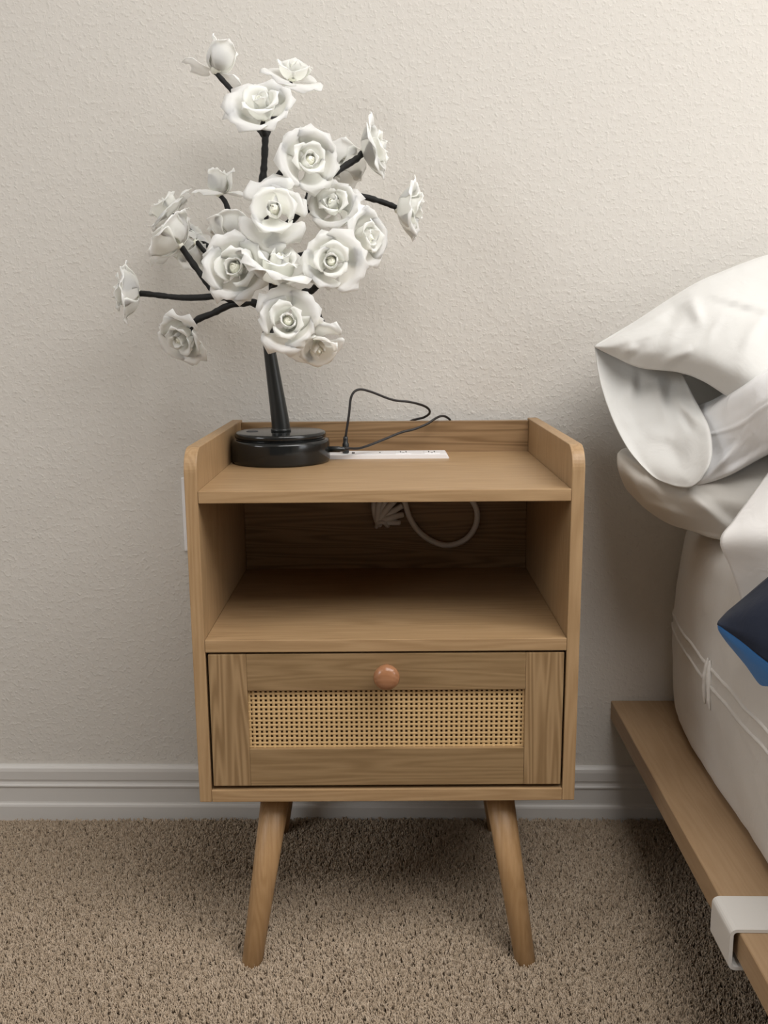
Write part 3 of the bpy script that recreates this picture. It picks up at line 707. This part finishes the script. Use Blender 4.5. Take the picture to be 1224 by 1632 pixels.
low = thing('pillow', 'off-white pillow lying squashed beneath the topmost pillow', 'pillow', at(1400, 800, .15))
lowp = patch([
 [(992, 716, .215), (1040, 705, .23), (1100, 700, .24), (1160, 690, .25), (1224, 680, .25), (1420, 660, .25)],
 [(987, 720, .20), (1022, 738, .165), (1070, 752, .14), (1110, 757, .13), (1165, 757, .125), (1224, 752, .115), (1420, 745, .10)],
 [(984, 726, .192), (1015, 755, .150), (1062, 780, .122), (1108, 790, .108), (1162, 795, .098), (1224, 800, .085), (1420, 800, .07)],
 [(985, 745, .190), (1016, 780, .155), (1058, 806, .130), (1104, 818, .115), (1158, 828, .102), (1224, 838, .09), (1420, 840, .07)],
 [(994, 770, .190), (1024, 802, .165), (1062, 828, .145), (1103, 841, .130), (1152, 850, .112), (1224, 862, .10), (1420, 870, .08)],
 [(1003, 784, .195), (1032, 812, .180), (1067, 834, .165), (1104, 846, .150), (1140, 858, .132), (1224, 872, .13), (1420, 880, .11)],
 [(1010, 782, .24), (1040, 806, .24), (1070, 826, .24), (1106, 838, .24), (1145, 848, .24), (1224, 860, .24), (1420, 870, .24)]],
 80, 56, [((1100, 778), (1172, 842), .020, 3, 'step'), ((1020, 800), (1120, 830), .004, 8, 'ridge'), ((980, 716), (1032, 756), -.010, 2, 'step')], (.007, 11, .002, 26), 9, lift=.003)
pp('pillowcase', lowp, M['case_low'], .0014, low)

du = thing('sheet', 'white sheet folded back over the bed edge below the pillows', 'sheet', at(1400, 850, -.05))
shp = patch([
 [(1236, 742, .055), (1290, 712, .02), (1350, 690, -.01), (1420, 670, -.03)],
 [(1205, 784, .030), (1262, 764, -.01), (1335, 750, -.04), (1420, 740, -.06)],
 [(1170, 832, .006), (1235, 815, -.035), (1320, 805, -.07), (1420, 800, -.09)],
 [(1149.5, 862, -.006), (1215, 858, -.045), (1310, 855, -.085), (1420, 850, -.11)],
 [(1164, 899, -.004), (1220, 900, -.04), (1310, 905, -.085), (1420, 905, -.12)],
 [(1180, 945, .000), (1230, 945, -.035), (1310, 955, -.08), (1420, 960, -.12)],
 [(1192, 985, .004), (1240, 990, -.03), (1310, 1000, -.07), (1420, 1010, -.11)]],
 40, 40, (), (.003, 8, .001, 20), 12, lift=.006)
pp('folded_sheet', shp, M['sheet'], .005, du)

co = thing('comforter', 'navy comforter corner with bright blue lining hanging off the bed', 'comforter', at(1400, 1000, -.12))
top = patch([
 [(1160, 976, -.040), (1190, 951, -.045), (1224, 922, -.050), (1300, 860, -.060), (1420, 780, -.07)],
 [(1147, 990, -.055), (1180, 978, -.075), (1224, 960, -.095), (1300, 925, -.12), (1420, 870, -.14)],
 [(1144, 994, -.062), (1180, 1003, -.090), (1224, 1010, -.118), (1300, 1010, -.15), (1420, 990, -.18)],
 [(1145, 995.5, -.064), (1182, 1021, -.095), (1224, 1055, -.128), (1300, 1108, -.17), (1420, 1180, -.22)]], 44, 30, (), (.003, 9, .0008, 30), 15, lift=.016)
pp('top_cover', top, M['navy'], .003, co)
lin = patch([
 [(1145, 996, -.0625), (1182, 1022, -.0935), (1224, 1056, -.1265), (1300, 1109, -.1685), (1420, 1181, -.2185)],
 [(1147, 1004, -.060), (1180, 1034, -.086), (1224, 1074, -.118), (1300, 1130, -.158), (1420, 1204, -.205)],
 [(1157, 1019, -.052), (1184, 1048, -.072), (1224, 1092, -.100), (1300, 1150, -.14), (1420, 1226, -.185)],
 [(1167, 1031, -.040), (1190, 1059, -.056), (1224, 1102, -.080), (1300, 1162, -.12), (1420, 1240, -.165)],
 [(1172, 1032, -.020), (1195, 1055, -.030), (1228, 1090, -.045), (1304, 1150, -.08), (1420, 1225, -.12)]], 44, 30, (), (.002, 12, .0012, 40), 17, lift=.012)
pp('lining', lin, M['blue'], .003, co)['label'] = 'bright blue underside'
